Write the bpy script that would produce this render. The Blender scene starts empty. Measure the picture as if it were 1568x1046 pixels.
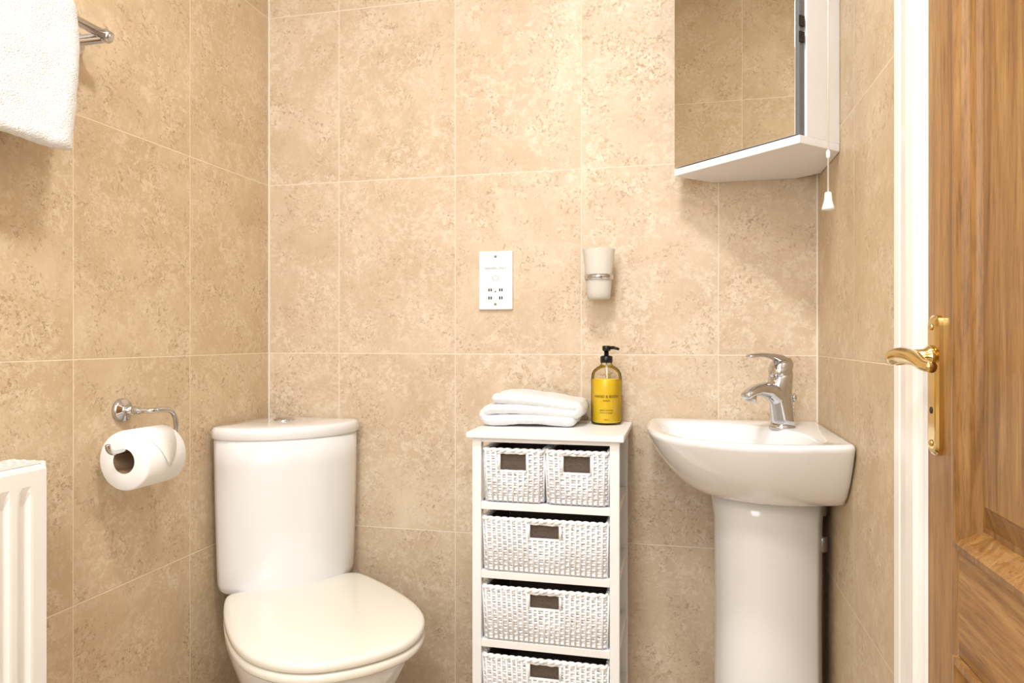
import bpy, math, random
from mathutils import Vector, Matrix
random.seed(3)
S2=math.sqrt(.5)
D=1.75; XL=-1.092; XR=.307; YF=-0.75; CAMZ=1.04; CEIL=2.4
scene=bpy.context.scene
COL=scene.collection

# ------------------------------------------------------------------ materials
def lin(c):
    return tuple(((v/255)/12.92 if v/255<=.04045 else (((v/255)+.055)/1.055)**2.4) for v in c)+(1,)
def mat(name,rgb,rough=.4,metal=0,trans=0,ior=1.45,coat=0,bump=None,spec=.5,sss=0,alpha=1):
    m=bpy.data.materials.new(name); m.use_nodes=True
    nt=m.node_tree; b=nt.nodes['Principled BSDF']
    b.inputs['Base Color'].default_value=lin(rgb)
    b.inputs['Roughness'].default_value=rough
    b.inputs['Metallic'].default_value=metal
    b.inputs['Transmission Weight'].default_value=trans
    b.inputs['IOR'].default_value=ior
    b.inputs['Coat Weight'].default_value=coat
    b.inputs['Specular IOR Level'].default_value=spec
    b.inputs['Alpha'].default_value=alpha
    if bump:
        n=nt.nodes.new('ShaderNodeTexNoise'); n.inputs['Scale'].default_value=bump[0]
        tc=nt.nodes.new('ShaderNodeTexCoord'); nt.links.new(tc.outputs['Object'],n.inputs['Vector'])
        n.inputs['Detail'].default_value=4
        bp=nt.nodes.new('ShaderNodeBump'); bp.inputs['Strength'].default_value=bump[1]; bp.inputs['Distance'].default_value=bump[2]
        nt.links.new(n.outputs['Fac'],bp.inputs['Height']); nt.links.new(bp.outputs['Normal'],b.inputs['Normal'])
    return m

def N(nt,t,**kw):
    n=nt.nodes.new(t)
    for k,v in kw.items():
        setattr(n,k,v)
    return n
def tile_mat(name,axis,u0,W=.324,H=.456,v0=1.002,vaxis='Z',tint=(1,1,1)):
    m=bpy.data.materials.new(name); m.use_nodes=True
    nt=m.node_tree; L=nt.links; b=nt.nodes['Principled BSDF']
    tc=N(nt,'ShaderNodeTexCoord'); sx=N(nt,'ShaderNodeSeparateXYZ'); L.new(tc.outputs['Object'],sx.inputs[0])
    def M(op,a,bv=None):
        n=N(nt,'ShaderNodeMath',operation=op)
        for i,v in enumerate((a,bv)):
            if v is None: continue
            if isinstance(v,(int,float)): n.inputs[i].default_value=v
            else: L.new(v,n.inputs[i])
        return n.outputs[0]
    u=M('SUBTRACT',sx.outputs[axis],u0); v=M('SUBTRACT',sx.outputs[vaxis],v0)
    du=M('PINGPONG',u,W/2); dv=M('PINGPONG',v,H/2)
    d=M('MINIMUM',du,dv)
    mr=N(nt,'ShaderNodeMapRange'); L.new(d,mr.inputs[0]); mr.inputs[1].default_value=.0006; mr.inputs[2].default_value=.0017
    mr.inputs[3].default_value=0; mr.inputs[4].default_value=1
    tilefac=mr.outputs[0]
    iu=M('FLOOR',M('DIVIDE',u,W)); iv=M('FLOOR',M('DIVIDE',v,H))
    cx=N(nt,'ShaderNodeCombineXYZ'); L.new(iu,cx.inputs[0]); L.new(iv,cx.inputs[1])
    wn=N(nt,'ShaderNodeTexWhiteNoise'); L.new(cx.outputs[0],wn.inputs['Vector'])
    sc=N(nt,'ShaderNodeVectorMath',operation='SCALE'); L.new(wn.outputs['Color'],sc.inputs[0]); sc.inputs['Scale'].default_value=9
    ad=N(nt,'ShaderNodeVectorMath',operation='ADD'); L.new(tc.outputs['Object'],ad.inputs[0]); L.new(sc.outputs[0],ad.inputs[1])
    def noise(scale,detail,rough,dist=0):
        n=N(nt,'ShaderNodeTexNoise'); L.new(ad.outputs[0],n.inputs['Vector'])
        n.inputs['Scale'].default_value=scale; n.inputs['Detail'].default_value=detail; n.inputs['Roughness'].default_value=rough
        n.inputs['Distortion'].default_value=dist
        return n.outputs['Fac']
    def ramp(f,stops):
        r=N(nt,'ShaderNodeValToRGB'); L.new(f,r.inputs[0])
        e=r.color_ramp.elements
        while len(e)<len(stops): e.new(.5)
        for el,(p,c) in zip(e,stops): el.position=p; el.color=c
        return r.outputs['Color']
    def T(c): 
        l=lin(c); return (l[0]*tint[0],l[1]*tint[1],l[2]*tint[2],1)
    base=ramp(noise(6,6,.6,.5),[(.3,T((199,178,149))),(.5,T((208,188,161))),(.7,T((219,202,178)))])
    # fine pale worn speckle
    pm=ramp(noise(48,10,.8,.3),[(.47,(0,0,0,1)),(.56,(1,1,1,1))])
    mask2=ramp(noise(9,5,.6,.3),[(.40,(.25,.25,.25,1)),(.58,(1,1,1,1))])
    mix1=N(nt,'ShaderNodeMix',data_type='RGBA'); L.new(base,mix1.inputs[6]); mix1.inputs[7].default_value=T((232,220,202))
    f0=N(nt,'ShaderNodeMath',operation='MULTIPLY'); L.new(pm,f0.inputs[0]); L.new(mask2,f0.inputs[1])
    f1=N(nt,'ShaderNodeMath',operation='MULTIPLY'); L.new(f0.outputs[0],f1.inputs[0]); f1.inputs[1].default_value=.62; L.new(f1.outputs[0],mix1.inputs[0])
    # darker crackle pits in patches
    pf=ramp(noise(110,8,.8,.6),[(.40,(1,1,1,1)),(.48,(0,0,0,1))])
    mask=ramp(noise(12,6,.7),[(.46,(.08,.08,.08,1)),(.57,(1,1,1,1))])
    mm=N(nt,'ShaderNodeMath',operation='MULTIPLY'); L.new(pf,mm.inputs[0]); L.new(mask,mm.inputs[1])
    mm2=N(nt,'ShaderNodeMath',operation='MULTIPLY'); L.new(mm.outputs[0],mm2.inputs[0]); mm2.inputs[1].default_value=.85
    mix2=N(nt,'ShaderNodeMix',data_type='RGBA'); L.new(mix1.outputs[2],mix2.inputs[6]); mix2.inputs[7].default_value=T((172,145,114)); L.new(mm2.outputs[0],mix2.inputs[0])
    mix3=N(nt,'ShaderNodeMix',data_type='RGBA'); mix3.inputs[6].default_value=T((234,222,206)); L.new(mix2.outputs[2],mix3.inputs[7]); L.new(tilefac,mix3.inputs[0])
    L.new(mix3.outputs[2],b.inputs['Base Color'])
    rr=N(nt,'ShaderNodeMapRange'); L.new(tilefac,rr.inputs[0]); rr.inputs[3].default_value=.8; rr.inputs[4].default_value=.42
    L.new(rr.outputs[0],b.inputs['Roughness'])
    hh=N(nt,'ShaderNodeMath',operation='MULTIPLY_ADD'); L.new(tilefac,hh.inputs[0]); hh.inputs[1].default_value=1.0
    sub=N(nt,'ShaderNodeMath',operation='MULTIPLY'); L.new(mm.outputs[0],sub.inputs[0]); sub.inputs[1].default_value=-.45
    L.new(sub.outputs[0],hh.inputs[2])
    bp=N(nt,'ShaderNodeBump'); bp.inputs['Strength'].default_value=.4; bp.inputs['Distance'].default_value=.0012
    L.new(hh.outputs[0],bp.inputs['Height']); L.new(bp.outputs['Normal'],b.inputs['Normal'])
    return m
def wood_mat(name,scale,dark=1.0):
    m=bpy.data.materials.new(name); m.use_nodes=True
    nt=m.node_tree; L=nt.links; b=nt.nodes['Principled BSDF']
    tc=N(nt,'ShaderNodeTexCoord'); mp=N(nt,'ShaderNodeMapping'); L.new(tc.outputs['Object'],mp.inputs[0])
    mp.inputs['Scale'].default_value=scale
    n=N(nt,'ShaderNodeTexNoise'); L.new(mp.outputs[0],n.inputs['Vector']); n.inputs['Scale'].default_value=5; n.inputs['Detail'].default_value=8; n.inputs['Roughness'].default_value=.62; n.inputs['Distortion'].default_value=.9
    n2=N(nt,'ShaderNodeTexNoise'); L.new(mp.outputs[0],n2.inputs['Vector']); n2.inputs['Scale'].default_value=38; n2.inputs['Detail'].default_value=6; n2.inputs['Roughness'].default_value=.75
    r=N(nt,'ShaderNodeValToRGB'); L.new(n.outputs['Fac'],r.inputs[0]); e=r.color_ramp.elements
    q=lambda c: lin(tuple(v*dark for v in c))
    e[0].position=.34; e[0].color=q((134,92,44)); e[1].position=.68; e[1].color=q((184,144,88))
    k=e.new(.5); k.color=q((164,120,66))
    r2=N(nt,'ShaderNodeValToRGB'); L.new(n2.outputs['Fac'],r2.inputs[0]); e=r2.color_ramp.elements
    e[0].position=.38; e[0].color=(.42,.36,.28,1); e[1].position=.53; e[1].color=(1,1,1,1)
    mx=N(nt,'ShaderNodeMix',data_type='RGBA',blend_type='MULTIPLY'); mx.inputs[0].default_value=.6
    L.new(r.outputs[0],mx.inputs[6]); L.new(r2.outputs[0],mx.inputs[7]); L.new(mx.outputs[2],b.inputs['Base Color'])
    b.inputs['Roughness'].default_value=.38
    bp=N(nt,'ShaderNodeBump'); bp.inputs['Strength'].default_value=.25; bp.inputs['Distance'].default_value=.001
    L.new(n2.outputs['Fac'],bp.inputs['Height']); L.new(bp.outputs['Normal'],b.inputs['Normal'])
    return m

M_back=tile_mat('tile_back','X',-.2355)
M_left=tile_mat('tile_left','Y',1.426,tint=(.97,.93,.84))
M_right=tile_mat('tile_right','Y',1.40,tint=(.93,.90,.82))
M_floor=tile_mat('tile_floor','X',0,W=.33,H=.33,v0=.1,vaxis='Y',tint=(.8,.78,.74))
M_paint=mat('white_paint_wall',(240,241,243),.7)
M_ceil=mat('ceiling_paint',(244,246,248),.8)
M_gloss=mat('gloss_white_paint',(240,239,236),.25,coat=.3)
M_seal=mat('sealant',(236,230,220),.5)
M_cer=mat('white_ceramic',(239,241,244),.08,coat=.6)
M_seat=mat('seat_plastic',(241,239,229),.18,coat=.3)
M_chrome=mat('chrome',(205,205,208),.07,1)
M_dkchrome=mat('brushed_metal',(150,150,152),.3,1)
M_brass=mat('polished_brass',(216,186,120),.12,1)
M_mirror=mat('mirror_glass',(232,234,232),.005,1)
M_cab=mat('cabinet_white',(238,240,244),.3)
M_grey=mat('edge_grey',(105,108,112),.4)
M_plastic=mat('white_plastic',(242,244,246),.3)
M_black=mat('black_plastic',(18,18,18),.25)
M_dark=mat('dark_slot',(45,42,40),.6)
M_rack=mat('rack_white_paint',(243,245,247),.4,bump=(60,.1,.001))
M_wick=mat('white_wicker',(245,247,250),.6,bump=(200,.4,.001))
M_liner=mat('brown_wicker',(96,84,76),.8,bump=(150,.8,.003))
M_towel=mat('terry_white',(247,249,251),.95,bump=(420,.9,.004),spec=.1)
M_paper=mat('tissue_paper',(247,248,248),.9,bump=(120,.25,.001),spec=.1)
M_core=mat('cardboard',(150,125,100),.9)
M_rad=mat('radiator_enamel',(243,243,240),.25,coat=.2)
M_frost=mat('frosted_glass',(248,246,240),.45,trans=.45,ior=1.2)
M_liq=mat('yellow_soap',(246,212,50),.2)
M_text=mat('label_ink',(70,58,20),.6)
M_text2=mat('grey_ink',(120,118,116),.6)
M_copper=mat('pipe_dark_copper',(70,48,36),.35,.6)
M_cord=mat('cord_white',(238,234,225),.7)
M_woodV=wood_mat('oak_vertical',(8,8,.5))
M_woodH=wood_mat('oak_horizontal',(8,.5,8))
M_woodP=wood_mat('oak_panel',(8,8,.5),.93)
M_glass=bpy.data.materials.new('clear_bottle'); M_glass.use_nodes=True
nt=M_glass.node_tree; nt.nodes.clear()
o=N(nt,'ShaderNodeOutputMaterial'); mx=N(nt,'ShaderNodeMixShader'); tr=N(nt,'ShaderNodeBsdfTransparent'); gl=N(nt,'ShaderNodeBsdfGlossy'); lw=N(nt,'ShaderNodeLayerWeight')
tr.inputs[0].default_value=(.98,.97,.93,1); gl.inputs['Roughness'].default_value=.05; lw.inputs[0].default_value=.2
nt.links.new(lw.outputs['Fresnel'],mx.inputs[0]); nt.links.new(tr.outputs[0],mx.inputs[1]); nt.links.new(gl.outputs[0],mx.inputs[2]); nt.links.new(mx.outputs[0],o.inputs[0])

# ------------------------------------------------------------------ mesh helpers
def obj(name,vs,fs,m,smooth=False,parent=None):
    me=bpy.data.meshes.new(name); me.from_pydata([tuple(v) for v in vs],[],fs); me.validate(); me.update()
    import bmesh
    bm=bmesh.new(); bm.from_mesh(me); bmesh.ops.recalc_face_normals(bm,faces=bm.faces); bm.to_mesh(me); bm.free()
    ob=bpy.data.objects.new(name,me); COL.objects.link(ob)
    if m: me.materials.append(m)
    if smooth:
        for p in me.polygons: p.use_smooth=True
    if parent: par(ob,parent)
    return ob
def par(ob,p):
    ob.parent=p; ob.matrix_parent_inverse=Matrix.Translation(-Vector(p.location))
def empty(name,loc):
    e=bpy.data.objects.new(name,None); e.location=loc; e.empty_display_size=.05; COL.objects.link(e); return e
def bev(ob,w,seg=3):
    b=ob.modifiers.new('bevel','BEVEL'); b.width=w; b.segments=seg; b.limit_method='ANGLE'; b.angle_limit=math.radians(40)
    for p in ob.data.polygons: p.use_smooth=True
    wn=ob.modifiers.new('wn','WEIGHTED_NORMAL'); wn.keep_sharp=True
    return ob
BF=[(0,1,3,2),(4,6,7,5),(0,4,5,1),(2,3,7,6),(0,2,6,4),(1,5,7,3)]
def bxg(x0,x1,y0,y1,z0,z1): return ([(x,y,z) for x in (x0,x1) for y in (y0,y1) for z in (z0,z1)],BF)
def box(name,x0,x1,y0,y1,z0,z1,m,b=0,parent=None):
    o=obj(name,*bxg(x0,x1,y0,y1,z0,z1),m,parent=parent)
    if b: bev(o,b)
    return o
def loft(name,rings,m,cap0=True,cap1=True,smooth=True,parent=None,closed=True):
    n=len(rings[0]); vs=[p for r in rings for p in r]; fs=[]
    for i in range(len(rings)-1):
        for j in range(n if closed else n-1):
            k=(j+1)%n; fs.append((i*n+j,i*n+k,(i+1)*n+k,(i+1)*n+j))
    def cap(i):
        r=rings[i]; c=[sum(p[a] for p in r)/n for a in range(3)]; vs.append(c); ci=len(vs)-1
        for j in range(n): fs.append((i*n+j,i*n+(j+1)%n,ci))
    if cap0: cap(0)
    if cap1: cap(len(rings)-1)
    return obj(name,vs,fs,m,smooth,parent)
def lathe(name,prof,c,m,seg=40,axis='Z',parent=None,smooth=True,cap=True):
    rings=[]
    for r,h in prof:
        ring=[]
        for i in range(seg):
            t=2*math.pi*i/seg; a,b_=r*math.cos(t),r*math.sin(t)
            if axis=='Z': p=(c[0]+a,c[1]+b_,c[2]+h)
            elif axis=='X': p=(c[0]+h,c[1]+a,c[2]+b_)
            else: p=(c[0]+a,c[1]+h,c[2]+b_)
            ring.append(p)
        rings.append(ring)
    return loft(name,rings,m,cap,cap,smooth,parent)
def tubegeo(path,rad,seg=8,closed=False):
    P=[Vector(p) for p in path]; n=len(P); vs=[];fs=[]
    rads=rad if isinstance(rad,(list,tuple)) else [rad]*n
    ref=None
    for i in range(n):
        if closed: t=P[(i+1)%n]-P[i-1]
        else: t=P[min(i+1,n-1)]-P[max(i-1,0)]
        t.normalize()
        if ref is None:
            ref=Vector((0,0,1)) if abs(t.z)<.9 else Vector((1,0,0))
        u=(ref-t*ref.dot(t)).normalized(); ref=u; w=t.cross(u)
        for k in range(seg):
            a=2*math.pi*k/seg; vs.append(P[i]+(u*math.cos(a)+w*math.sin(a))*rads[i])
    m=n if closed else n-1
    for i in range(m):
        for k in range(seg):
            a=i*seg+k; b_=i*seg+(k+1)%seg; c=((i+1)%n)*seg+(k+1)%seg; d=((i+1)%n)*seg+k; fs.append((a,b_,c,d))
    if not closed:
        fs.append(tuple(range(seg))); fs.append(tuple(range((n-1)*seg,n*seg)))
    return vs,fs
def tube(name,path,rad,m,seg=12,parent=None,closed=False):
    vs,fs=tubegeo(path,rad,seg,closed); return obj(name,vs,fs,m,True,parent)
def catmull(pts,n,closed=True):
    out=[];L=len(pts)
    rng=L if closed else L-1
    for i in range(rng):
        g=lambda k: Vector(pts[k%L]) if closed else Vector(pts[max(0,min(L-1,k))])
        p0,p1,p2,p3=g(i-1),g(i),g(i+1),g(i+2)
        for j in range(n):
            t=j/n
            out.append(.5*((2*p1)+(p2-p0)*t+(2*p0-5*p1+4*p2-p3)*t*t+(3*p1-p0-3*p2+p3)*t**3))
    if not closed: out.append(Vector(pts[-1]))
    return out
def merge(geos):
    V=[];F=[]
    for vs,fs in geos:
        o_=len(V); V+=list(vs); F+=[tuple(i+o_ for i in f) for f in fs]
    return V,F
def text(name,s,size,m,parent,fn):
    cu=bpy.data.curves.new(name,'FONT'); cu.body=s; cu.size=size; cu.align_x='CENTER'; cu.extrude=.0001
    t=bpy.data.objects.new(name+'_c',cu); COL.objects.link(t)
    bpy.context.view_layer.update()
    me=bpy.data.meshes.new_from_object(t.evaluated_get(bpy.context.evaluated_depsgraph_get()))
    bpy.data.objects.remove(t)
    for v in me.vertices: v.co=Vector(fn(v.co.x,v.co.y,v.co.z))
    me.materials.clear(); me.materials.append(m)
    o_=bpy.data.objects.new(name,me); COL.objects.link(o_); par(o_,parent); return o_

# ------------------------------------------------------------------ room shell
T=.1
box('wall_back',XL-T,XR+T,D,D+T,0,CEIL,M_back)
box('wall_left',XL-T,XL,YF-T,D,0,CEIL,M_left)
DY1=1.003; DY0=.19; DH=2.02
obj('wall_right',*merge([bxg(XR,XR+T,a,b_,c,d) for a,b_,c,d in [(DY1,D,0,CEIL),(DY0,DY1,DH,CEIL),(YF-T,DY0,0,CEIL)]]),M_right)
box('wall_front',XL-T,XR+T,YF-T,YF,0,CEIL,M_paint)
box('floor',XL-T,XR+T+.1,YF-T,D+T,-T,0,M_floor)
box('ceiling',XL-T,XR+T,YF-T,D+T,CEIL,CEIL+T,M_ceil)
box('trim_1',XL,XL+.0035,D-.0035,D,0,CEIL,M_seal)
box('trim_2',XR-.003,XR,D-.003,D,0,CEIL,M_seal)

def architrave(name):
    prof=[(0,0),(0,.010),(.006,.0135),(.012,.012),(.018,.0165),(.040,.019),(.062,.0185),(.068,.0145),(.074,.0175),(.090,.019),(.098,.016),(.100,.0)]
    rings=[]
    for (y,z,sy,sz) in [(DY1-.012,0,1,0),(DY1-.012,DH-.012,1,1),(DY0+.012,DH-.012,-1,1),(DY0+.012,0,-1,0)]:
        rings.append([(XR-p,y+sy*o_,z+sz*o_) for o_,p in prof])
    return loft(name,rings,M_gloss,cap0=False,cap1=False,smooth=False)
architrave('trim_3')
obj('trim_4',*merge([bxg(XR-.004,XR+T,a,b_,c,d) for a,b_,c,d in [(DY1-.018,DY1,0,DH),(DY0,DY0+.018,0,DH),(DY0,DY1,DH-.018,DH)]]),M_gloss)

# invented window on the wall behind the camera, added for frontal fill light
fill_win=empty('fill_window_1',(-.42,YF,1.5))
M_fill_pane=bpy.data.materials.new('fill_glow_pane'); M_fill_pane.use_nodes=True
b=M_fill_pane.node_tree.nodes['Principled BSDF']; b.inputs['Emission Color'].default_value=(.93,.97,1,1); b.inputs['Emission Strength'].default_value=1.0  # pane glows only as added fill, not as real daylight
wx0,wx1,wz0,wz1=-.86,.02,.95,2.0
box('pane',wx0+.03,wx1-.03,YF,YF+.006,wz0+.03,wz1-.03,M_fill_pane,0,fill_win)
for n_,a in (('frame_1',(wx0,wx1,wz0,wz0+.045)),('frame_2',(wx0,wx1,wz1-.045,wz1)),('frame_3',(wx0,wx0+.045,wz0,wz1)),('frame_4',(wx1-.045,wx1,wz0,wz1)),('mullion',((wx0+wx1)/2-.02,(wx0+wx1)/2+.02,wz0,wz1))):
    box(n_,a[0],a[1],YF,YF+.03,a[2],a[3],M_gloss,.003,fill_win)

# ------------------------------------------------------------------ oak door
door=empty('door_1',(XR,.59,0))
y1=DY1-.020; y0=DY0+.020; xf=.300; xb=.340
zt=DH-.022
def dpart(n,a,b_,c,d,m,x0=xf,x1=xb,b=.002): return box(n,x0,x1,a,b_,c,d,m,b,door)
st=.100
dpart('stile_1',y1-st,y1,.008,zt,M_woodV); dpart('stile_2',y0,y0+st,.008,zt,M_woodV)
dpart('bottom_rail',y0+st,y1-st,.008,.21,M_woodH); dpart('lock_rail',y0+st,y1-st,.69,.81,M_woodH); dpart('top_rail',y0+st,y1-st,zt-.11,zt,M_woodH)
ym=(y0+y1)/2
dpart('muntin_1',ym-.045,ym+.045,.21,.69,M_woodV); dpart('muntin_2',ym-.045,ym+.045,.81,zt-.11,M_woodV)
def panel(n,a,b_,c,d):
    prof=[(0,xf+.0),(.0,xf-.006),(.007,xf-.007),(.012,xf-.001),(.016,xf+.006),(.022,xf+.010),(.024,xf+.016),(.030,xf+.016),(.055,xf+.006),(.058,xf+.004)]
    rings=[[(x,a+o_,c+o_),(x,b_-o_,c+o_),(x,b_-o_,d-o_),(x,a+o_,d-o_)] for o_,x in prof]
    return loft(n,rings,M_woodP,cap0=False,cap1=True,smooth=False,parent=door)
k=0
for c,d in ((.21,.69),(.81,zt-.11)):
    for a,b_ in ((y0+st,ym-.045),(ym+.045,y1-st)):
        k+=1; panel('panel_%d'%k,a,b_,c,d)
hd=empty('door_handle',(xf,.94,1.02))
def rr(y0_,y1_,z0_,z1_,r,x,n=6):
    pts=[]
    for cy,cz,s in ((y1_-r,z1_-r,0),(y0_+r,z1_-r,1),(y0_+r,z0_+r,2),(y1_-r,z0_+r,3)):
        for i in range(n+1):
            t=math.pi/2*(s+i/n); pts.append((x,cy+r*math.cos(t),cz+r*math.sin(t)))
    return pts
PY0,PY1,PZ0,PZ1=.927,.962,.902,1.068
plr=[rr(PY0,PY1,PZ0,PZ1,.012,xf),rr(PY0,PY1,PZ0,PZ1,.012,xf-.005),rr(PY0+.003,PY1-.003,PZ0+.003,PZ1-.003,.011,xf-.0075),rr(PY0+.007,PY1-.007,PZ0+.007,PZ1-.007,.009,xf-.008)]
loft('backplate',plr,M_brass,parent=hd,smooth=False)
lathe('neck',[(.0145,0),(.0145,-.006),(.010,-.010),(.009,-.030),(.010,-.040)],(xf-.006,.944,1.018),M_brass,axis='X',parent=hd,seg=24)
lp=catmull([(.266,.946,1.018),(.254,.949,1.017),(.250,.940,1.018),(.252,.915,1.021),(.254,.88,1.019),(.255,.85,1.012),(.258,.833,1.010)],6,False)
nn=len(lp)
tube('lever',lp,[.0060+.0035*math.sin(math.pi*min(1,i/(nn-1)*1.15)) for i in range(nn)],M_brass,14,hd)
for z in (PZ0+.014,PZ1-.014): lathe('screw',[(.004,0),(.004,-.0095),(.002,-.0105)],(xf,.9445,z),M_brass,axis='X',parent=hd,seg=12)
lathe('keyhole',[(.004,0),(.004,-.0088)],(xf,.9445,.955),M_dark,axis='X',parent=hd,seg=12)

# ------------------------------------------------------------------ toilet (corner)
def TA(a,b_,z): return (XL+(a+b_)*S2, D+(-a+b_)*S2, z)
toi=empty('toilet',TA(.45,0,0))
half=[(.25,.0),(.25,.07),(.251,.125),(.262,.152),(.30,.166),(.37,.179),(.45,.188),(.53,.190),(.60,.180),(.655,.156),(.697,.120),(.725,.07),(.735,.0)]
full=half+[(a,-b_) for a,b_ in half[-2:0:-1]]
seat=[tuple(p) for p in catmull(full,4)]
def sring(z,s,ca=.5): return [TA(ca+(a-ca)*s+.004,b_*s*1.015,z) for a,b_ in seat]
loft('lid',[sring(.434,.965),sring(.434,.99),sring(.4365,1.0),sring(.445,1.0),sring(.449,.993),sring(.4515,.975),sring(.453,.93),sring(.4555,.7),sring(.457,.4)],M_seat,parent=toi)
loft('seat',[sring(.412,.955),sring(.412,.985),sring(.416,1.0),sring(.426,1.0),sring(.430,.985),sring(.431,.96)],M_seat,parent=toi)
for s in (-1,1):
    lathe('hinge',[(.012,0),(.012,.02),(.009,.024)],TA(.262,.075*s,.41),M_chrome,parent=toi,seg=16)
def bring(z,a0,a1,w,wb):
    out=[]
    for i in range(48):
        t=2*math.pi*i/48; c,s=math.cos(t),math.sin(t)
        ca=a0+(a1-a0)*.55
        if c>=0: a=ca+(a1-ca)*c; b_=w*math.copysign(abs(s)**.92,s)
        else:
            a=ca+(ca-a0)*math.copysign(abs(c)**.55,c); b_=(w*(1-abs(c)**1.5)+wb*abs(c)**1.5)*math.copysign(abs(s)**.6,s)
        out.append(TA(a,b_,z))
    return out
loft('bowl',[bring(0,.24,.56,.105,.10),bring(.02,.24,.56,.108,.10),bring(.10,.22,.55,.10,.095),bring(.20,.20,.58,.115,.10),bring(.27,.19,.63,.142,.115),bring(.33,.17,.68,.165,.135),
   bring(.37,.165,.705,.177,.15),bring(.40,.165,.714,.181,.15),bring(.409,.165,.710,.178,.15),bring(.411,.17,.700,.168,.145)],M_cer,parent=toi)
def cring(z,s,w=.178,front=.30):
    pts=[(.045,-.032),(.175,-w+.004),(.192,-w-.001),(.212,-w+.004)]
    n=14
    for i in range(1,n):
        b_=-w+2*w*i/n
        u=abs(b_)/w
        pts.append((.215+(front-.215)*(1-u**2.3),b_))
    pts+= [(.212,w-.004),(.192,w+.001),(.175,w-.004),(.045,.032)]
    c=.17
    return [TA(c+(a-c)*s+.012,b_*s,z) for a,b_ in pts]
loft('cistern',[cring(.437,.86),cring(.442,.90),cring(.457,.925),cring(.50,.935),cring(.62,.955),cring(.74,.968),cring(.803,.972)],M_cer,parent=toi)
loft('cistern_lid',[cring(.802,.955),cring(.803,.985),cring(.806,1.0),cring(.818,1.003),cring(.825,.998),cring(.830,.975),cring(.832,.93),cring(.834,.6)],M_cer,parent=toi)
lathe('flush_button',[(.026,0),(.026,.005),(.022,.007),(.021,.006),(.019,.0085),(.008,.010)],TA(.165,0,.832),M_chrome,parent=toi,seg=32)

# ------------------------------------------------------------------ basin
def BA(a,b_,z): return (XR+(-a+b_)*S2, D+(-a-b_)*S2, z)
bas=empty('corner_wash_basin',BA(.2,0,0))
ctrl=[(.360,.002),(.372,.015),(.377,.06),(.378,.14),(.372,.22),(.353,.295),(.315,.355),(.25,.398),(.18,.418),(.11,.415),(.06,.402),(.020,.388),(.002,.376)]
op=[(.002,.002),(.12,.002),(.25,.002)]+[(max(p[0],.002),max(p[1],.002)) for p in catmull(ctrl,4,False)]+[(.002,.25),(.002,.12)]
def ray(poly,c,ang):
    d=(math.cos(ang),math.sin(ang)); best=None
    for i in range(len(poly)):
        p,q=poly[i],poly[(i+1)%len(poly)]
        ex,ey=q[0]-p[0],q[1]-p[1]; den=d[0]*ey-d[1]*ex
        if abs(den)<1e-9: continue
        t=((p[0]-c[0])*ey-(p[1]-c[1])*ex)/den; u=((p[0]-c[0])*d[1]-(p[1]-c[1])*d[0])/den
        if t>0 and -1e-6<=u<=1+1e-6: best=t if best is None else max(best,t)
    return best
CC=(.215,.225); NB=160
outer=[]; inner=[]
for i in range(NB):
    rel=2*math.pi*i/NB; ang=rel+math.pi/4; r=ray(op,CC,ang); outer.append((CC[0]+r*math.cos(ang),CC[1]+r*math.sin(ang)))
    lim=.125+.11*(1+math.cos(rel)); a_=r-.030
    ri=(a_**-7+lim**-7)**(-1/7)
    inner.append((ri*math.cos(ang),ri*math.sin(ang)))
def W(p,z): return (XR-p[0],D-p[1],z)
def oring(s,z,inset=0):
    out=[]
    for x,y in outer:
        if inset:
            dx,dy=x-CC[0],y-CC[1]; l=math.hypot(dx,dy); x-=dx/l*inset; y-=dy/l*inset
        out.append(W((max(x*s,.001),max(y*s,.001)),z))
    return out
def iring(s,z,off=0): return [W((CC[0]+x*s+off,CC[1]+y*s+off),z) for x,y in inner]
ZR=.852
rings=[oring(.62,.718),oring(.70,.719),oring(.76,.726),oring(.83,.745),oring(.895,.773),oring(.945,.801),oring(.978,.824),oring(.995,.838),
  oring(1,.844),oring(1,.8485,.0015),oring(1,ZR-.0005,.005),oring(1,ZR,.010),oring(1,ZR-.0005,.018)]
rings+=[iring(1.03,ZR-.001),iring(1.0,ZR-.003),iring(.97,ZR-.009),iring(.94,ZR-.022),iring(.85,ZR-.058),iring(.66,ZR-.092),iring(.38,ZR-.108),iring(.15,ZR-.112)]
loft('bowl',rings,M_cer,parent=bas)
lathe('drain',[(.022,0),(.022,.004),(.017,.005),(.016,.003)],W(CC,ZR-.112),M_chrome,parent=bas,seg=24)
def pring(z,w,a0,a1):
    out=[]
    for i in range(40):
        t=math.pi*(i/39)-math.pi/2
        out.append(BA(a0+(a1-a0)*math.cos(t)**.85 if math.cos(t)>0 else a0,w*math.sin(t),z))
    return out
loft('pedestal',[pring(0,.116,.14,.305),pring(.03,.113,.14,.302),pring(.25,.109,.14,.292),pring(.5,.107,.14,.290),pring(.66,.109,.14,.294),pring(.725,.114,.14,.304)],M_cer,parent=bas)
tube('supply_pipe_1',[(.285,1.585,.0),(.285,1.585,.72)],.0085,M_copper,10,bas)
tube('supply_pipe_2',[(.255,1.690,.0),(.255,1.690,.72)],.0085,M_copper,10,bas)
lathe('valve',[(.009,0),(.0125,.004),(.0125,.03),(.009,.034)],(.285,1.585,.60),M_dkchrome,parent=bas,seg=14)
lathe('valve_2',[(.009,0),(.0115,.004),(.0115,.03),(.009,.034)],(.285,1.585,.675),M_dkchrome,parent=bas,seg=14)
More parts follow.
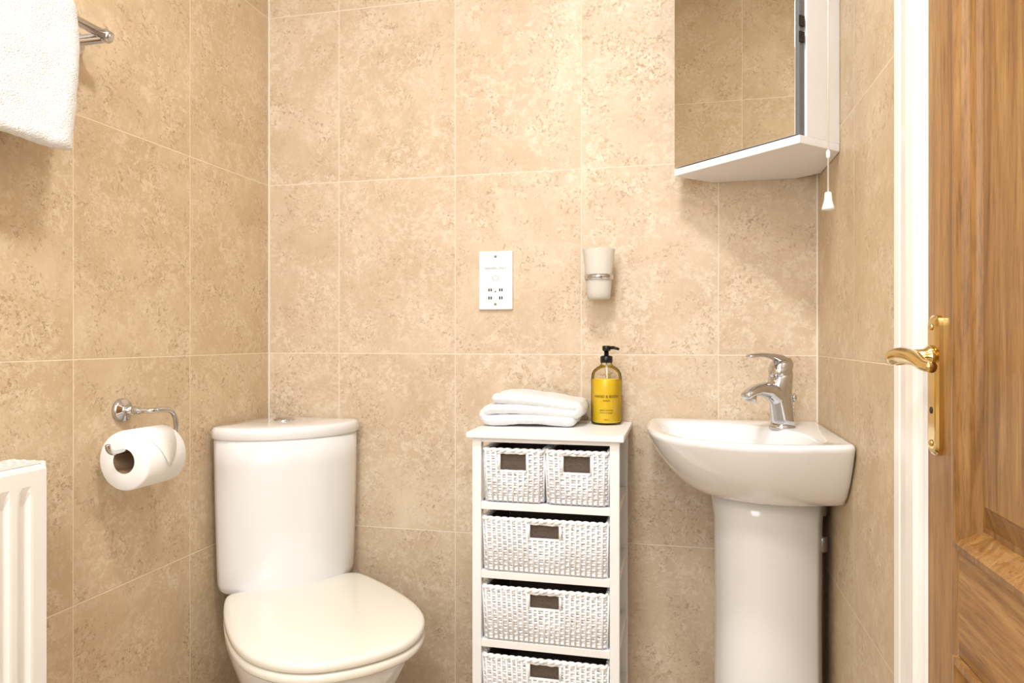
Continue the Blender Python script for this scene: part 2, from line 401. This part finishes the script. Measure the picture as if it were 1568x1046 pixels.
# tap
tap=empty('basin_mixer_tap',(.212,1.61,.852))
ta=Vector((-S2,-S2,0)); t0=Vector((.212,1.61,.850))
def tp(a,z,b_=0): 
    p=t0+ta*a+Vector((S2,-S2,0))*b_; return (p.x,p.y,t0.z+z)
lathe('base_ring',[(.027,0),(.027,.004),(.0245,.008),(.024,.009)],tp(0,0),M_chrome,parent=tap,seg=32)
def sweep(name,secs,m,parent,n=24):
    rs=[]
    for (a,z,hw,hh,dx,dz) in secs:
        rs.append([tp(a+hh*math.sin(2*math.pi*i/n)*dx,z+hh*math.sin(2*math.pi*i/n)*dz,hw*math.cos(2*math.pi*i/n)) for i in range(n)])
    return loft(name,rs,m,parent=parent)
sweep('body',[(-.002,.006,.0245,.0245,1,0),(-.001,.02,.0235,.024,1,0),(.003,.045,.0215,.025,1,-.05),(.007,.068,.0215,.027,1,-.15),(.007,.09,.0235,.0275,1,-.25),(.006,.108,.0245,.027,1,-.3),(.005,.117,.0235,.025,1,-.3),(.005,.119,.020,.020,1,-.3)],M_chrome,tap)
sweep('cartridge_dome',[(.006,.113,.0225,.024,1,-.3),(.005,.127,.0245,.0265,1,-.25),(.003,.139,.023,.025,1,-.18),(.0,.148,.017,.018,1,-.12),(-.002,.152,.007,.008,1,-.1)],M_chrome,tap)
sweep('spout',[(-.005,.050,.019,.029,-.3,1),(.02,.072,.019,.024,-.2,1),(.05,.084,.0175,.016,0,1),(.08,.085,.016,.012,.1,1),(.10,.080,.015,.010,.3,.95),(.112,.074,.0135,.009,.6,.8),(.116,.070,.010,.006,.7,.7)],M_chrome,tap)
lathe('aerator',[(.0115,0),(.0115,-.014),(.009,-.0145)],tp(.099,.076),M_chrome,parent=tap,seg=20)
sweep('lever',[(-.016,.138,.016,.011,0,1),(.01,.149,.017,.009,0,1),(.04,.155,.0135,.006,0,1),(.07,.157,.012,.0048,0,1),(.10,.155,.011,.0045,0,1),(.108,.154,.006,.002,0,1)],M_chrome,tap)
tube('popup_rod',[tp(-.038,-.002),tp(-.038,.06)],.0022,M_chrome,8,tap)
lathe('popup_knob',[(.003,-.008),(.006,-.004),(.007,0),(.006,.005),(.002,.008)],tp(-.038,.064),M_chrome,parent=tap,seg=14)

# ------------------------------------------------------------------ mirror cabinet
CB0=1.408; CB1=2.08; cab=empty('mirror_corner_cabinet',BA(.17,0,CB0))
hw=.164; fr=.288
def cpoly(a_f,hw_,z,g=.001): 
    return [BA(a_f,-hw_,z),BA(a_f,hw_,z),BA(hw_+g,hw_,z),BA(.035,.033,z),BA(.035,-.033,z),BA(hw_+g,-hw_,z)]
def prism(name,p0,p1,m,parent,b=0):
    n=len(p0); vs=p0+p1; fs=[tuple(range(n)),tuple(range(n,2*n))]+[(i,(i+1)%n,n+(i+1)%n,n+i) for i in range(n)]
    o_=obj(name,vs,fs,m,parent=parent)
    if b: bev(o_,b,2)
    return o_
prism('base_panel',cpoly(fr,hw,CB0),cpoly(fr,hw,CB0+.016),M_cab,cab,.0015)
prism('carcass',cpoly(fr-.022,hw-.0005,CB0+.016),cpoly(fr-.022,hw-.0005,CB1-.016),M_cab,cab)
prism('top_panel',cpoly(fr,hw,CB1-.016),cpoly(fr,hw,CB1),M_cab,cab,.0015)
def slab(name,a0,a1,b0,b1,z0,z1,m,parent,bevel=0):
    return prism(name,[BA(a0,b0,z0),BA(a1,b0,z0),BA(a1,b1,z0),BA(a0,b1,z0)],[BA(a0,b0,z1),BA(a1,b0,z1),BA(a1,b1,z1),BA(a0,b1,z1)],m,parent,bevel)
slab('door_backing',fr-.018,fr-.005,-hw+.001,hw-.004,CB0+.018,CB1-.018,M_grey,cab)
slab('mirror_door',fr-.005,fr,-hw+.001,hw-.010,CB0+.018,CB1-.018,M_mirror,cab,.0012)
for z in (1.60,1.63,1.78): slab('hinge_plate',fr-.016,fr-.003,hw-.004,hw-.001,z,z+.02,M_black,cab)

# ------------------------------------------------------------------ pull cord
cd=empty('light_pull_cord',(.2445,1.30,1.27))
tube('cord',[(.2445,1.30,1.285),(.2445,1.30,CEIL-.02)],.0014,M_cord,8,cd)
lathe('pull',[(.0045,.029),(.0055,.027),(.0065,.015),(.010,.003),(.0105,0),(.009,-.001)],(.2445,1.30,1.259),M_plastic,parent=cd,seg=24)
lathe('joiner',[(.002,-.007),(.0033,-.004),(.0033,.004),(.002,.007)],(.2445,1.30,1.352),M_plastic,parent=cd,seg=14)
lathe('ceiling_rose',[(.032,0),(.032,-.012),(.02,-.022),(.004,-.026)],(.2445,1.30,CEIL),M_plastic,parent=cd,seg=28)

# ------------------------------------------------------------------ shaver socket
sx,sz=-.451,1.187; sk=empty('shaver_socket',(sx,D,sz))
box('plate',sx-.0435,sx+.0435,D-.009,D,sz-.0735,sz+.0735,M_plastic,.0025,sk)
for dz in (-.060,.060): lathe('screw',[(.0032,0),(.0032,-.0008)],(sx,D-.009,sz+dz),M_dkchrome,axis='Y',parent=sk,seg=12)
g=[]
for cx_,cz_ in ((-.014,-.024),(.014,-.024),(-.014,-.044),(.014,-.044)):
    for q0,q1 in ((-.0045,-.0012),(.0012,.0045)):
        g.append(bxg(sx+cx_+q0,sx+cx_+q1,D-.0098,D-.0085,sz+cz_-.0035,sz+cz_+.0035))
g.append(bxg(sx-.0012,sx+.0012,D-.0098,D-.0085,sz-.03,sz-.026))
obj('slots',*merge(g),M_dark,parent=sk)
tube('symbol_ring',[(sx+.008*math.cos(t*.3),D-.0092,sz+.006+.006*math.sin(t*.3)) for t in range(21)],.0004,M_text2,6,sk,closed=True)
text('marking','SHAVERS  ONLY',.0075,M_text2,sk,lambda x,y,z:(sx+x,D-.0092-z,sz+.028+y))

# ------------------------------------------------------------------ tumbler holder
tx,ty=-.186,1.692; tm=empty('tumbler_holder',(tx,D,1.18))
lathe('tumbler',[(.024,1.134),(.027,1.136),(.0285,1.15),(.031,1.185),(.0375,1.248),(.0385,1.251),(.0365,1.251),(.035,1.247),(.0285,1.185),(.026,1.15),(.022,1.141)],(tx,ty,0),M_frost,parent=tm,seg=48)
lathe('ring',[(.0318,1.179),(.0335,1.179),(.0345,1.191),(.0325,1.191)],(tx,ty,0),M_chrome,parent=tm,seg=48,cap=False)
lathe('wall_rose',[(.02,0),(.02,-.006),(.012,-.010),(.009,-.026)],(tx,D,1.185),M_chrome,axis='Y',parent=tm,seg=28)

# ------------------------------------------------------------------ rack with baskets
RX0,RX1,RY0,RY1=-.437,-.121,1.486,1.742; RT=.84
rk=empty('basket_storage_unit',((RX0+RX1)/2,1.61,0))
box('top',RX0-.011,RX1+.010,RY0-.012,RY1+.003,RT-.013,RT,M_rack,.003,rk)
pw=.020
for i,(x,y) in enumerate([(RX0,RY0),(RX1-pw,RY0),(RX0,RY1-pw),(RX1-pw,RY1-pw)]):
    box('post_%d'%(i+1),x,x+pw,y,y+pw,0,RT-.013,M_rack,.0015,rk)
SH=[.686,.538,.390,.242,.094]
for i,z in enumerate(SH):
    box('shelf_%d'%(i+1),RX0+pw,RX1-pw,RY0+.003,RY1-.003,z-.006,z,M_rack,0,rk)
    box('front_rail_%d'%(i+1),RX0+pw,RX1-pw,RY0+.001,RY0+.016,z-.013,z+.003,M_rack,.001,rk)
    for sdx in (RX0+.002,RX1-.016): box('side_rail_%d'%(i+1),sdx,sdx+.014,RY0+pw,RY1-pw,z-.013,z+.003,M_rack,.001,rk)
    box('back_rail_%d'%(i+1),RX0+pw,RX1-pw,RY1-.016,RY1-.001,z-.013,z+.003,M_rack,.001,rk)
box('top_rail_front',RX0+pw,RX1-pw,RY0+.002,RY0+.014,RT-.022,RT-.013,M_rack,0,rk)

def basket(name,x0,x1,y0,y1,z0,z1,hh,hw_,tb=.006):
    e=empty(name,((x0+x1)/2,(y0+y1)/2,z0)); par(e,rk)
    rc=.010
    def perim(z):
        f=(z1-z)/(z1-z0)*tb
        a0,a1,b0,b1=x0+f,x1-f,y0+f*.6,y1-f*.6
        xm=(a0+a1)/2
        return [(xm,b0),(a1-rc,b0),(a1-rc*.3,b0+rc*.3),(a1,b0+rc),(a1,b1-rc),(a1-rc*.3,b1-rc*.3),(a1-rc,b1),(a0+rc,b1),(a0+rc*.3,b1-rc*.3),(a0,b1-rc),(a0,b0+rc),(a0+rc*.3,b0+rc*.3),(a0+rc,b0),(xm,b0)]
    def sample(pts,step):
        segs=[]; tot=0
        for p,q in zip(pts,pts[1:]):
            l=math.hypot(q[0]-p[0],q[1]-p[1]); segs.append((tot,l,p,q)); tot+=l
        n=int(round(tot/step)); n-=n%2; out=[]
        for i in range(n+1):
            s=tot*i/n
            for (t,l,p,q) in segs:
                if s<=t+l+1e-9:
                    u=(s-t)/l; dx,dy=(q[0]-p[0])/l,(q[1]-p[1])/l
                    out.append((p[0]+dx*l*u,p[1]+dy*l*u,dy,-dx,s)); break
        return out,tot
    geos=[]; r=.0029; zs=z0+.004; row=0
    holez0,holez1=z1-.012-hh,z1-.010
    step=.0055
    while zs<z1-.004:
        pts,tot=sample(perim(zs),step)
        inh= holez0<zs<holez1
        path=[]
        for i,(x,y,nx,ny,s) in enumerate(pts[:-1]):
            if inh and (s<hw_ or s>tot-hw_): continue
            ph=(i+ (0 if row%2 else 2))*math.pi/2
            am=.0020*math.sin(ph+.78)
            j=random.uniform(-.0006,.0006)
            path.append((x+nx*am,y+ny*am,zs+j))
        if inh: geos.append(tubegeo(path,r,5))
        else: geos.append(tubegeo(path,r,5,True))
        zs+=.0056; row+=1
    pts0,_=sample(perim(z0),step); pts1,tot=sample(perim(z1),step)
    n=min(len(pts0),len(pts1))
    for i in range(0,n-1,2):
        a=pts0[i];k=int(i*(len(pts1)-1)/(len(pts0)-1)); b_=pts1[k]
        front=(b_[4]<hw_ or b_[4]>tot-hw_)
        top=holez0 if front else z1
        f=(top-z0)/(z1-z0)
        o_=.0034; jj=random.uniform(-.0008,.0008)
        geos.append(tubegeo([(a[0]+a[2]*o_,a[1]+a[3]*o_,z0),(a[0]+(b_[0]-a[0])*f+a[2]*o_+jj,a[1]+(b_[1]-a[1])*f+a[3]*o_,top)],.0023,5))
    pr,_=sample(perim(z1),.004)
    for ph in (0,math.pi):
        geos.append(tubegeo([(p[0]+p[2]*.003*math.cos(i*.8+ph),p[1]+p[3]*.003*math.cos(i*.8+ph),z1-.002+.0025*math.sin(i*.8+ph)) for i,p in enumerate(pr[:-1])],.0036,6,True))
    pb,_=sample(perim(z0+.003),.008)
    geos.append(tubegeo([(p[0],p[1],z0+.004) for p in pb[:-1]],.004,6,True))
    xm=(x0+x1)/2; yy=y0+tb*.3-.001
    for s in (-1,1): geos.append(tubegeo([(xm+s*hw_,yy,holez0-.002),(xm+s*hw_,yy,holez1+.002)],.0035,6))
    geos.append(tubegeo([(xm-hw_,yy,holez0-.001),(xm+hw_,yy,holez0-.001)],.0035,6))
    w=obj('weave',*merge(geos),M_wick,True,None); w.parent=e; w.matrix_parent_inverse=Matrix.Translation(-Vector(((x0+x1)/2,(y0+y1)/2,z0)))
    i0=.0055+tb; A=[x0+i0,x1-i0,y0+i0*.8,y1-i0*.8]
    zt_=z1-.007
    vs=[(A[0],A[2],z0+.004),(A[1],A[2],z0+.004),(A[1],A[3],z0+.004),(A[0],A[3],z0+.004)]
    B=[x0+.0055,x1-.0055,y0+.0055,y1-.0055]
    vs+=[(B[0],B[2],zt_),(B[1],B[2],zt_),(B[1],B[3],zt_),(B[0],B[3],zt_)]
    l=obj('liner',vs,[(0,1,2,3),(0,1,5,4),(1,2,6,5),(2,3,7,6),(3,0,4,7)],M_liner,False,None); l.parent=e; l.matrix_parent_inverse=w.matrix_parent_inverse
    return e
bx0,bx1=RX0+pw+.002,RX1-pw-.002; mid=(bx0+bx1)/2
basket('wicker_basket',bx0+.003,mid-.003,RY0+.004,RY1-.03,.691,.803,.034,.031,tb=.005)
basket('wicker_basket',mid+.003,bx1-.001,RY0+.004,RY1-.03,.691,.803,.034,.031,tb=.005)
for z in SH[1:]:
    basket('wicker_basket',bx0+.002,bx1-.002,RY0+.004,RY1-.03,z+.004,z+.117,.028,.034,tb=.004)

# ------------------------------------------------------------------ cloth
def ribbon(name,center,th,y0_,y1_,ny,m,dispstr,parent=None,skewf=None,ns=.06):
    P=[Vector(p) for p in center]; n=len(P)
    nor=[]
    for i in range(n):
        t=(P[min(i+1,n-1)]-P[max(i-1,0)]).normalized(); nor.append(Vector((t.y,-t.x)))
    rings=[]
    for j in range(ny+1):
        u=j/ny; y=y0_+(y1_-y0_)*u
        e=min(u,1-u)*(y1_-y0_)/(th*.5); tk=th*.5*(math.sqrt(max(0,1-(1-min(1,e))**2))*.85+.15)
        ring=[]
        for i in range(n):
            q=P[i]+nor[i]*tk; ring.append(q)
        tdir=(P[-1]-P[-2]).normalized(); ring.append(P[-1]+tdir*tk*.8)
        for i in range(n-1,-1,-1):
            q=P[i]-nor[i]*tk; ring.append(q)
        tdir=(P[0]-P[1]).normalized(); ring.append(P[0]+tdir*tk*.8)
        out=[]
        for q in ring:
            yy=y+(skewf(q,u) if skewf else 0)
            out.append((q.x,yy,q.y))
        rings.append(out)
    V=[p for r in rings for p in r]; k=len(rings[0]); F=[]
    for j in range(ny):
        for i in range(k): F.append((j*k+i,j*k+(i+1)%k,(j+1)*k+(i+1)%k,(j+1)*k+i))
    for j in (0,ny):
        for i in range(n-1): F.append((j*k+i,j*k+i+1,j*k+(2*n-1-i),j*k+((2*n-i)%k)) )
        F.append((j*k+n-1,j*k+n,j*k+n+1)); F.append((j*k+0,j*k+2*n+1,j*k+2*n))
    o_=obj(name,V,F,m,True,parent)
    tex=bpy.data.textures.new(name+'_t','CLOUDS'); tex.noise_scale=ns
    ss=o_.modifiers.new('s','SUBSURF'); ss.levels=2; ss.render_levels=2
    dm=o_.modifiers.new('d','DISPLACE'); dm.texture=tex; dm.strength=dispstr; dm.mid_level=.5; dm.texture_coords='GLOBAL'
    tex2=bpy.data.textures.new(name+'_t2','CLOUDS'); tex2.noise_scale=.004
    d2=o_.modifiers.new('d2','DISPLACE'); d2.texture=tex2; d2.strength=.0016; d2.texture_coords='GLOBAL'
    return o_
def serp(xa,xb,z0_,gap,nl):
    pts=[]; r=gap/2
    for l in range(nl):
        z=z0_+l*gap
        xs=[xb+(xa-xb)*i/10 for i in range(11)]
        if l%2: xs=xs[::-1]
        for x in xs:
            u=(x-xa)/(xb-xa)
            pts.append((x+l*.006*(1-u),z+.003*math.sin((x-xa)*16+l*.6)+(-.006*l*u**2)))
        if l<nl-1:
            cx_=xa+l*.006 if l%2==0 else xb; s=-1 if l%2==0 else 1
            for q in (1,2,3):
                t=-math.pi/2+math.pi*q/4; pts.append((cx_+s*r*1.4*math.cos(t),z+r+r*math.sin(t)-(.006*(l+.5) if l%2 else 0)))
    return pts
ft=empty('folded_towel',(-.33,1.66,RT))
ribbon('towel_cloth',serp(-.424,-.236,RT+.0145,.0235,3),.0262,1.580,1.728,16,M_towel,.008,ft,ns=.06,skewf=lambda q,u:(q.x+.33)*.10*(1 if u<.5 else 0))

# towel rail + hanging towel
tr_=empty('towel_rail',(XL,.85,1.597))
BXX=-1.020; BZ=1.593
tube('bar',[(BXX,.40,BZ),(BXX,1.104,BZ)],.0085,M_chrome,16,tr_)
lathe('bar_end',[(.0085,-.004),(.0115,0),(.0115,.012),(.009,.015)],(BXX,1.097,BZ),M_chrome,axis='Y',parent=tr_,seg=24)
for y in (1.098,.43):
    lathe('wall_rose',[(.024,0),(.024,.007),(.021,.010),(.010,.012),(.009,.070)],(XL,y,BZ-.005),M_chrome,axis='X',parent=tr_,seg=28)
ht=empty('hanging_towel',(BXX,.8,BZ))
R_=.022
cl=[(BXX-R_,1.39+.02*i) for i in range(10)]+[(BXX+R_*math.cos(t),BZ+R_*math.sin(t)) for t in [math.pi*(1-k/8) for k in range(0,9)]]
zz=BZ-.02
while zz>1.365: cl.append((BXX+R_+.012*(BZ-zz)/.24,zz)); zz-=.02
cl.append((BXX+R_+.013,1.356))
ribbon('towel_cloth',cl,.026,.50,1.016,26,M_towel,.008,ht,skewf=lambda q,u: -u*.12*max(0,(BZ-.06-q.y)) )

# ------------------------------------------------------------------ toilet roll + holder
rx,rz=-1.020,.809
tr2=empty('toilet_roll_holder',(XL,1.218,.897))
lathe('wall_rose',[(.024,0),(.024,.006),(.021,.010),(.011,.012),(.009,.016),(.009,.030)],(XL,1.218,.897),M_chrome,axis='X',parent=tr2,seg=32)
hp=catmull([(XL+.025,1.218,.897),(-1.045,1.219,.897),(-1.024,1.226,.897),(-1.019,1.250,.897),(-1.019,1.275,.890),(-1.019,1.287,.868),(-1.019,1.284,.842),(-1.019,1.265,.8285),(-1.019,1.22,.8275),(-1.019,1.15,.8275),(-1.019,1.120,.829),(-1.019,1.108,.836),(-1.019,1.105,.846)],6,False)
tube('arm',hp,[.0075 if i<6 else .0052 for i in range(len(hp))],M_chrome,14,tr2)
rl=empty('toilet_roll',(rx,1.2,rz))
Ro,Ri=.056,.0235
lathe('paper',[(Ri,1.145),(Ro-.003,1.145),(Ro,1.148),(Ro,1.247),(Ro-.003,1.250),(Ri,1.250)],(rx,0,rz),M_paper,axis='Y',parent=rl,seg=64,cap=False)
lathe('core',[(Ri,1.146),(Ri,1.249)],(rx,0,rz),M_core,axis='Y',parent=rl,seg=48,cap=False)
fl=[];ff=[]
ns=12
for i in range(ns+1):
    t=math.radians(110-125*i/ns); w=.0495*(1-max(0,(i-4)/(ns-4))*.96)
    rr_=Ro+.0015+.004*(i/ns)**2
    for s in (-1,1): fl.append((rx+rr_*math.cos(t),1.1975+s*w,rz+rr_*math.sin(t)))
for i in range(ns): ff.append((2*i,2*i+1,2*i+3,2*i+2))
fo=obj('paper_flap',fl,ff,M_paper,True,rl); sm=fo.modifiers.new('s','SOLIDIFY'); sm.thickness=.0009

# ------------------------------------------------------------------ radiator
rd=empty('radiator',(XL,.6,.24))
yA,yB=.30,.957; zA,zB=.24,.842; XF=-1.000
vs=[];fs=[]
pitch=.0365
cols=[(yA,0)]
y=yA+.02
while y+pitch<yB-.004:
    cols+=[(y,0),(y+.004,-.001),(y+.009,-.0085),(y+.0195,-.0085),(y+.0245,-.001),(y+.0285,0)]
    y+=pitch
cols+=[(yB,0)]
zr=[(zA,0),(zA+.03,0),(zA+.04,.3),(zA+.055,1),(zB-.065,1),(zB-.045,.3),(zB-.035,0),(zB-.012,0),(zB-.006,-.25),(zB-.004,-.6)]
for z,k_ in zr:
    for (yy,d) in cols:
        vs.append((XF+(d*k_ if k_>=0 else .010*k_),yy,z))
nc=len(cols)
for i in range(len(zr)-1):
    for j in range(nc-1): fs.append((i*nc+j,i*nc+j+1,(i+1)*nc+j+1,(i+1)*nc+j))
o_=obj('front_panel',vs,fs,M_rad,False,rd); sm=o_.modifiers.new('s','SOLIDIFY'); sm.thickness=.0015; sm.offset=-1
box('back_panel',XL+.022,XL+.026,yA,yB,zA,zB-.006,M_rad,0,rd)
box('end_cap_1',XL+.024,XF-.0015,yB-.003,yB+.001,zA,zB,M_rad,.001,rd); box('end_cap_2',XL+.024,XF-.0015,yA-.001,yA+.003,zA,zB,M_rad,.001,rd)
g=[]
for xx in (XL+.026,XL+.046,XL+.066,XF-.010): g.append(bxg(xx,xx+.004,yA,yB,zB-.003,zB+.001))
yy=yA
while yy<yB-.008:
    g.append(bxg(XL+.026,XF-.008,yy,yy+.006,zB-.003,zB)); yy+=.016
obj('top_grille',*merge(g),M_rad,False,rd)
g=[]
yy=yA+.01
while yy<yB-.01:
    g.append(bxg(XL+.03,XF-.012,yy,yy+.002,zA+.03,zB-.03)); yy+=.02
obj('fins',*merge(g),M_rad,False,rd)
for yq in (yA+.1,yB-.1): box('wall_bracket',XL,XL+.024,yq-.015,yq+.015,zA+.1,zB-.08,M_rad,0,rd)
tube('valve_pipe',[(XL+.045,yA-.03,.0),(XL+.045,yA-.03,zA+.035),(XL+.045,yA+.01,zA+.035)],.0075,M_chrome,12,rd)

# ------------------------------------------------------------------ soap bottle
bxx,byy=-.168,1.690; sb=empty('soap_dispenser_bottle',(bxx,byy,RT))
lathe('glass',[(.030,.0),(.0345,.002),(.036,.006),(.036,.108),(.0345,.119),(.030,.127),(.022,.134),(.015,.138),(.0125,.142),(.0125,.148)],(bxx,byy,RT),M_glass,parent=sb,seg=48)
lathe('soap',[(.028,.004),(.0335,.006),(.0345,.010),(.0345,.103),(.034,.106)],(bxx,byy,RT),M_liq,parent=sb,seg=48)
lathe('collar',[(.0135,.144),(.0145,.145),(.0145,.158),(.012,.160),(.006,.161),(.005,.175)],(bxx,byy,RT),M_black,parent=sb,seg=32)
lathe('pump_head',[(.0045,.170),(.009,.172),(.010,.176),(.010,.182),(.008,.184)],(bxx,byy,RT),M_black,parent=sb,seg=24)
tube('nozzle',[(bxx,byy,RT+.179),(bxx+.018,byy-.008,RT+.1795),(bxx+.030,byy-.013,RT+.176)],[.0045,.0038,.003],M_black,12,sb)
tube('dip_tube',[(bxx,byy,RT+.146),(bxx+.002,byy,RT+.104)],.0022,M_plastic,8,sb)
va=math.atan2(-byy,-bxx)
def wrap(zc,rad=.0365):
    return lambda x,y,z:(bxx+(rad+z)*math.cos(va+x/rad),byy+(rad+z)*math.sin(va+x/rad),RT+zc+y)
text('label_1','HAND & BODY',.0088,M_text,sb,wrap(.064)); text('label_2','WASH',.006,M_text,sb,wrap(.055))
text('label_3','gently cleansing',.0048,M_text,sb,wrap(.034)); text('label_4','lemon & ginger',.0048,M_text,sb,wrap(.028)); text('label_5','500 ml',.0042,M_text,sb,wrap(.012))

# ------------------------------------------------------------------ lights
def area(name,loc,size,e,col=(1,.975,.95),rot=(0,0,0)):
    l=bpy.data.lights.new(name,'AREA'); l.shape='DISK'; l.size=size; l.energy=e; l.color=col
    o_=bpy.data.objects.new(name,l); o_.location=loc; o_.rotation_euler=rot; COL.objects.link(o_); return o_
M_em=bpy.data.materials.new('lamp_glass'); M_em.use_nodes=True
b=M_em.node_tree.nodes['Principled BSDF']; b.inputs['Emission Color'].default_value=(1,.98,.96,1); b.inputs['Emission Strength'].default_value=3
for i,(x,y,sz_,en) in enumerate([(-.16,.62,.20,15),(-.40,-.25,.5,15)]):
    e=empty('ceiling_light',(x,y,CEIL))
    lathe('housing',[(sz_*.55,0),(sz_*.55,-.012),(sz_*.5,-.02)],(x,y,CEIL),M_plastic,parent=e,seg=36)
    lathe('diffuser',[(sz_*.49,-.02),(sz_*.45,-.026),(sz_*.2,-.03)],(x,y,CEIL),M_em,parent=e,seg=36)
    L=area('lamp',(x,y,CEIL-.035),sz_,en,col=(1,.982,.962)); par(L,e)
L=area('front_fill_lamp',(-.42,YF+.035,1.47),.85,9,col=(.94,.97,1),rot=(math.radians(90),0,0)); par(L,fill_win)  # added fill lamp in front of the invented window, brightens from the front
w=bpy.data.worlds.new('world'); scene.world=w; w.use_nodes=True; w.node_tree.nodes['Background'].inputs[0].default_value=(.9,.9,.9,1)

# ------------------------------------------------------------------ camera
cam=bpy.data.cameras.new('camera'); co=bpy.data.objects.new('camera',cam); COL.objects.link(co)
co.location=(0,0,CAMZ); co.rotation_euler=(math.radians(90),0,math.radians(13.2))
cam.sensor_width=36; cam.lens=1095/1568*36; cam.shift_y=-4/1568; cam.clip_start=.01
scene.camera=co
scene.view_settings.view_transform='Standard'
scene.view_settings.exposure=0.08
